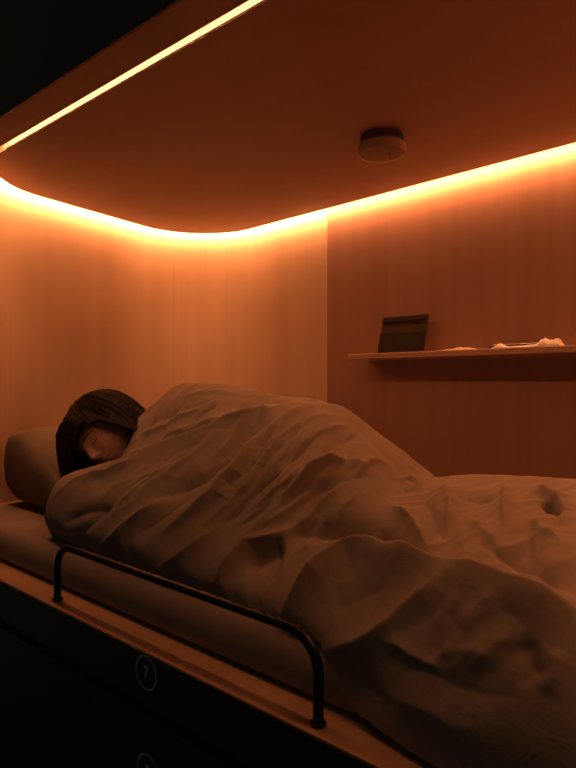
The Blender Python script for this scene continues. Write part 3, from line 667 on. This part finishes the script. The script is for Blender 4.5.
 ([(-.413,.952,-.24),(-.394,.915,-.251),(-.375,.878,-.262),(-.365,.854,-.269),(-.35,.833,-.275)],0.0033260182496751976,0.00859636896574729,0.015473464138345121),
 ([(-.375,.941,-.241),(-.36,.912,-.25),(-.346,.88,-.26),(-.336,.86,-.267),(-.326,.84,-.273)],-0.002906502306273619,0.007117035334690695,0.012810663602443251),
 ([(-.384,.965,-.234),(-.375,.937,-.242),(-.355,.896,-.255),(-.346,.872,-.263),(-.336,.852,-.269)],0.003573689726418378,0.009063538123786116,0.01631436862281501),
 ([(-.389,1.062,-.202),(-.375,1.018,-.215),(-.36,.979,-.228),(-.346,.939,-.24),(-.336,.911,-.249)],0.0037130137934440026,0.008419185253671677,0.015154533456609018),
 ([(-.365,1.045,-.205),(-.35,1.009,-.216),(-.341,.977,-.227),(-.331,.953,-.234),(-.321,.926,-.243)],0.0027459625840047246,0.006994810536686978,0.01259065896603656),
 ([(-.331,.969,-.229),(-.317,.933,-.241),(-.307,.898,-.253),(-.297,.874,-.261),(-.288,.854,-.268)],-0.003290183707538894,0.009120614558479295,0.01641710620526273),
 ([(-.307,.988,-.222),(-.292,.949,-.235),(-.288,.925,-.243),(-.278,.894,-.255),(-.268,.862,-.266)],-0.004305337537537443,0.00810959080570953,0.014597263450277155),
 ([(-.297,1.004,-.216),(-.292,.976,-.226),(-.283,.941,-.238),(-.278,.917,-.246),(-.268,.89,-.256)],0.0028504321080391696,0.006590660207681067,0.01186318837382592),
 ([(-.273,.996,-.219),(-.263,.952,-.234),(-.259,.921,-.245),(-.249,.881,-.259),(-.244,.858,-.268)],0.004041275705534177,0.007857877880474375,0.014144180184853875),
 ([(-.283,1.083,-.191),(-.273,1.035,-.205),(-.263,.992,-.221),(-.249,.944,-.237),(-.244,.917,-.247)],-0.002176272636014543,0.006892963264601489,0.012407333876282681),
 ([(-.35,.772,-.308),(-.365,.758,-.322),(-.379,.743,-.34),(-.394,.735,-.352),(-.413,.725,-.371)],-0.0015847036854809698,0.012575182011895482,0.022635327621411867),
 ([(-.341,.794,-.291),(-.346,.774,-.306),(-.355,.76,-.319),(-.37,.745,-.337),(-.379,.738,-.346)],-0.002391764298332479,0.009603839563145653,0.017286911213662177),
 ([(-.331,.777,-.303),(-.336,.767,-.311),(-.346,.756,-.323),(-.35,.748,-.331),(-.36,.738,-.344)],0.002228446639884305,0.008825043927398359,0.015885079069317045),
 ([(-.331,.733,-.348),(-.341,.727,-.357),(-.355,.719,-.371),(-.37,.712,-.385),(-.384,.708,-.399)],-0.0017063910194643542,0.00767069268590488,0.013807246834628785),
 ([(-.283,.769,-.309),(-.297,.757,-.32),(-.312,.74,-.338),(-.326,.728,-.354),(-.346,.716,-.375)],0.0027510661480799315,0.008171433357490192,0.014708580043482347),
 ([(-.278,.745,-.332),(-.288,.737,-.342),(-.302,.724,-.358),(-.317,.715,-.372),(-.326,.71,-.382)],0.0025206674728371187,0.01048362690621668,0.018870528431190022),
 ([(-.254,.756,-.32),(-.263,.744,-.332),(-.278,.731,-.348),(-.288,.724,-.358),(-.297,.717,-.368)],0.0024206681287353856,0.011913551214005797,0.021444392185210437),
 ([(-.259,.747,-.329),(-.268,.739,-.338),(-.278,.728,-.351),(-.288,.721,-.361),(-.297,.715,-.372)],0.0025390758093610318,0.007989649108733884,0.014381368395720993),
 ([(-.234,.753,-.323),(-.244,.738,-.338),(-.254,.73,-.348),(-.268,.718,-.365),(-.283,.71,-.379)],-0.002383627100995712,0.01144820594381161,0.0206067706988609),
 ([(-.205,.758,-.318),(-.215,.746,-.329),(-.23,.735,-.342),(-.239,.728,-.351),(-.254,.716,-.368)],0.0013804032485570889,0.012006466044769756,0.021611638880585562),
 ([(-.713,.913,-.216),(-.722,.891,-.235),(-.727,.869,-.256),(-.742,.847,-.276),(-.756,.829,-.295)],0.0030767103818904796,0.00815683096362691,0.014682295734528438),
 ([(-.698,.886,-.249),(-.698,.867,-.268),(-.708,.851,-.282),(-.718,.837,-.294),(-.732,.824,-.306)],0.004881844920638073,0.006214553393181981,0.011186196107727567),
 ([(-.66,.912,-.235),(-.669,.893,-.25),(-.674,.875,-.267),(-.684,.858,-.28),(-.693,.845,-.291)],-0.003651908169482669,0.007245105095608224,0.013041189172094804),
 ([(-.655,.908,-.239),(-.655,.889,-.257),(-.664,.874,-.27),(-.669,.86,-.281),(-.674,.844,-.295)],0.004402538932927786,0.006099951536998801,0.010979912766597842),
 ([(-.64,.871,-.278),(-.645,.86,-.286),(-.655,.847,-.295),(-.655,.836,-.304),(-.664,.826,-.312)],0.004557998258324696,0.004997663765311664,0.008995794777560996),
 ([(-.621,.959,-.214),(-.621,.934,-.228),(-.631,.918,-.237),(-.631,.899,-.254),(-.635,.884,-.267)],0.0044313449834640275,0.005329888304832768,0.009593798948698983),
 ([(-.611,.879,-.276),(-.616,.869,-.284),(-.626,.857,-.292),(-.631,.846,-.299),(-.64,.833,-.308)],0.00416510311776325,0.007711563601656939,0.01388081448298249),
 ([(-.568,.894,-.267),(-.573,.884,-.275),(-.582,.873,-.284),(-.592,.858,-.295),(-.602,.846,-.303)],0.003597571783777086,0.005016382719305772,0.009029488894750389),
]

G = duvet_base(520, 390)
du = np.gradient(G, axis=0); dv = np.gradient(G, axis=1)
Nn = np.cross(du, dv); Nn /= np.linalg.norm(Nn, axis=2, keepdims=True)
if Nn[250, 180, 2] < 0: Nn = -Nn
Hh = np.zeros(G.shape[:2]); P = G.reshape(-1, 3)
low = np.array([0, -.85, -.53])
for pts, h, wl, wu in DUVET_FOLDS:
    Q = np.array(pts); best = np.full(len(P), 9.0); off = np.zeros(len(P)); par = np.zeros(len(P)); tot = np.linalg.norm(np.diff(Q, axis=0), axis=1); cum = np.r_[0, np.cumsum(tot)]
    sel = np.where((np.abs(P-Q.mean(0)) < (np.ptp(Q, axis=0)/2+.12)).all(1))[0]; S_ = P[sel]
    bb = np.full(len(sel), 9.0); oo = np.zeros(len(sel)); pp = np.zeros(len(sel))
    for i in range(len(Q)-1):
        e = Q[i+1]-Q[i]; l2 = max(e @ e, 1e-9); tt = np.clip(((S_-Q[i]) @ e)/l2, 0, 1); D = S_-(Q[i]+tt[:, None]*e); dd = np.linalg.norm(D, axis=1)
        side = np.array(low-e*(low @ e)/l2); m = dd < bb; bb[m] = dd[m]; oo[m] = (D @ side)[m]; pp[m] = (cum[i]+tt*tot[i])[m]
    sg = 1/(1+np.exp(-np.clip(oo/.003, -30, 30))); w = wl*sg+wu*(1-sg)
    k = np.minimum(pp, cum[-1]-pp); tap = .25+.75*np.clip(k/(.22*cum[-1]+1e-6), 0, 1)
    Hh.reshape(-1)[sel] += 1.5*h*np.exp(-(bb/w)**1.25)*tap
nx, nt = Hh.shape
# small crumples, stretched along the lie of the cloth
for i in range(nx):
    for j in range(nt):
        x, y, z = G[i, j]
        a_ = x*.80+y*.60; b2 = -x*.6+y*.8-z*.5
        w1 = noise.noise((a_*5, b2*17, .3)); w2 = noise.noise((a_*11+3, b2*33, 4.1)); w3 = noise.noise((x*7, y*9, z*9+8))
        kk = 1-.9*min(1, max(0, (x+.60)/.1))*min(1, max(0, (.86-y)/.06)); Hh[i, j] += kk*(.0030*w3+.0055*(1-2.4*abs(w1))*(.5+.5*noise.noise((x*4, y*4, 2)))+.0030*(1-2.4*abs(w2)))
ed = np.minimum(1, np.minimum(np.arange(nt)/9.0, (nt-1-np.arange(nt))/9.0))[None, :]
D = G+Nn*(Hh*ed)[:, :, None]
D[:, :, 2] = np.maximum(D[:, :, 2], np.where((D[:, :, 1] > .725) & (D[:, :, 0] > -2), MT+.002, -.497))
D[:, :, 1] = np.maximum(D[:, :, 1], .655)
# thickness: the neck edge rolls under, then an inner layer 2 cm below the outer one
def off_layer(t): 
    L_ = D-Nn*t; L_[:, :, 2] = np.maximum(L_[:, :, 2], -.497+0*L_[:, :, 2]); return L_
roll = []
for k in range(1, 8):
    a_ = math.pi*k/8; r_ = .011
    roll.append(D[0]-Nn[0]*r_*(1-math.cos(a_))+np.array([-1, 0, 0])*r_*math.sin(a_))
inner = D[0]-Nn[0]*.022; rows = [inner+np.array([.10, 0, -.0])-Nn[0]*.004, inner+np.array([.05, 0, 0])]+[inner]+roll[::-1]+list(D)
DD = np.array(rows)
DD[:, :, 2] = np.maximum(DD[:, :, 2], -.497)
mb = MB().grid(DD)
duvet = obj('duvet', mb, M['duvet'], base=(-.75, 1.1, -.41), smooth=180, label='rumpled beige duvet wrapped over the sleeping person', category='duvet')

# ------------------------------------------------------------------ guard rail
t = thing('guard_rail', (-.88, .673, -.5), label='low black tubular guard rail standing on the ledge beside the mattress', category='rail')
y, zt, xl, xr, br = .673, -.3715, -1.254, -.507, .055
pts = [(xl, y, -.4975), (xl, y, -.46), (xl, y, zt-br)]
pts += [(xl+br*(1-math.cos(a)), y, zt-br+br*math.sin(a)) for a in np.linspace(.15, math.pi/2, 8)]
pts += [(x, y, zt) for x in np.linspace(xl+br+.05, xr-br-.05, 8)]
pts += [(xr-br+br*math.sin(a), y, zt-br+br*math.cos(a)) for a in np.linspace(0, math.pi/2-.15, 8)]
pts += [(xr, y, zt-br), (xr, y, -.46), (xr, y, -.4975)]
obj('tube', MB().tube(pts, .008, 16), M['metal'], t, smooth=60)
for x in (xl, xr):
    f = obj('foot_flange', MB().lathe([(.0110, 0), (.0120, .001), (.0120, .0035), (.0108, .005), (.0088, .006)], (x, y, -.4995), 28), M['metal'], t, smooth=40)

# ------------------------------------------------------------------ shelf and what lies on it
ang = math.atan(-.0556); from mathutils import Matrix
RW = Matrix.Rotation(ang, 3, 'Z')
def wp(x, d, z):                                              # x along the wall, d out from the wall face
    return Vector((x, wall_y(x), z))+RW @ Vector((0, -d, 0))
sx0, sx1, ST = -1.152, -.10, .0985
c_ = (wp(sx0, .0655, ST-.0095)+wp(sx1, .0655, ST-.0095))/2
obj('wall_shelf', MB().box(c_, ((wp(sx1, 0, 0)-wp(sx0, 0, 0)).length, .130, .019), RW), M['shelf'], base=c_, bevel=.002, label='shallow wooden shelf board fixed to the reddish back wall', category='shelf')

# leaning dark folio
B0 = wp(-.963, .093, ST+.0008); lean = Matrix.Rotation(math.radians(-15), 3, 'X'); RF = RW @ lean
def fl_pt(x, y, z): return B0+RF @ Vector((x, y, z))
t = thing('folio_case', B0, label='small dark folding case propped upright on the left end of the wall shelf', category='case')
wF, hF = .178, .132
obj('back_cover', MB().box(fl_pt(0, .006, hF/2), (wF, .008, hF), RF), M['leather'], t, bevel=.002)
obj('front_flap', MB().box(fl_pt(0, -.001, .037), (wF-.001, .005, .074), RF), M['leather2'], t, bevel=.0018)
obj('top_band', MB().box(fl_pt(0, .0005, hF-.009), (wF-.001, .003, .017), RF), M['leather2'], t, bevel=.001)
pt0, pt1 = fl_pt(0, .011, .085), wp(-.963, .012, ST+.003)
dv_ = pt1-pt0; zz = dv_.normalized(); xx = RW @ Vector((1, 0, 0)); yy = zz.cross(xx)
obj('prop_leg', MB().box((pt0+pt1)/2, (.07, .003, dv_.length), Matrix((xx, yy, zz)).transposed()), M['leather2'], t)

# flat tan paper
def crumple(name, x0, x1, d0, d1, hfun, mat, seed, **tags):
    a, b = 70, 22; top = []; bot = []
    for i in range(a):
        s = i/(a-1); rt_, rb_ = [], []
        for j in range(b):
            q = j/(b-1); ex = max(0, math.sin(math.pi*q))**.5*min(1, 8*s, 8*(1-s))**.5
            h = hfun(s, q)*ex+.0035*noise.noise((s*9+seed, q*5, seed))*ex
            wv = .010*noise.noise((s*4, seed, 1.7))+.004*noise.noise((s*14, seed, q*3))
            p = wp(x0+(x1-x0)*s, d0+(d1-d0)*q+wv, ST+.0012+max(h, .0006*ex)); rt_.append(p)
            rb_.append(wp(x0+(x1-x0)*s, d0+(d1-d0)*q+wv, ST+.0008))
        top.append(rt_); bot.append(rb_)
    ring_ = [top[i]+bot[i][::-1] for i in range(a)]
    mb = MB().grid(np.array(ring_), closed=True)
    mb.f.append(tuple(range(2*b))); mb.f.append(tuple((a-1)*2*b+k for k in range(2*b)))
    return obj(name, mb, mat, base=wp((x0+x1)/2, (d0+d1)/2, ST), smooth=70, **tags)
crumple('folded_paper', -.80, -.695, .115, .04, lambda s, q: .003+.008*g(s-.55, .28)*(.5+.5*q), M['paper2'], 3.3, label='small flat crumpled tan paper lying between the dark case and the white tissue', category='paper')
RP = RW @ Matrix.Rotation(math.radians(-3), 3, 'Z')
pc = wp(-.580, .040, ST+.0078)
t = obj('phone', MB().box(pc, (.160, .060, .0145), RP), M['phone'], base=pc, bevel=.003, label='flat black handset lying behind the white tissue on the shelf', category='phone')
obj('screen', MB().box(pc+Vector((0, 0, .0073)), (.146, .052, .0006), RP), M['dark_plastic'], t)
crumple('tissue', -.635, -.435, .122, .078, lambda s, q: .004+.0115*g(s-.10, .08)+.015*g(s-.74, .055)+.020*g(s-.95, .06)+.011*g(s-.85, .1)+.007*noise.noise((s*26, q*7, 3.3))*(s > .66)+.004*g(s-.62,.08), M['paper'], 8.1, label='twisted white tissue lying at the right end of the shelf', category='tissue')

# ------------------------------------------------------------------ smoke detector
cx, cy = -.803, 1.349
t = thing('smoke_detector', (cx, cy, H), label='round white smoke detector fixed to the wooden ceiling panel', category='smoke detector')
obj('mount', MB().lathe([(.056, -.0005), (.058, -.004), (.058, -.012), (.050, -.014), (.046, -.026)], (cx, cy, H), 56), M['dark_plastic'], t, smooth=40)
mb = MB()
obj('cover', MB().lathe([(.047, -.0245), (.061, -.0255), (.064, -.029), (.064, -.043), (.061, -.049), (.050, -.0535), (.030, -.056), (.010, -.0566)], (cx, cy, H), 56), M['white'], t, smooth=40)
obj('indicator', MB().lathe([(.003, -.0004), (.003, -.002), (.0015, -.0028)], (cx+.03, cy-.01, H-.0555), 12), M['dark_plastic'], t)
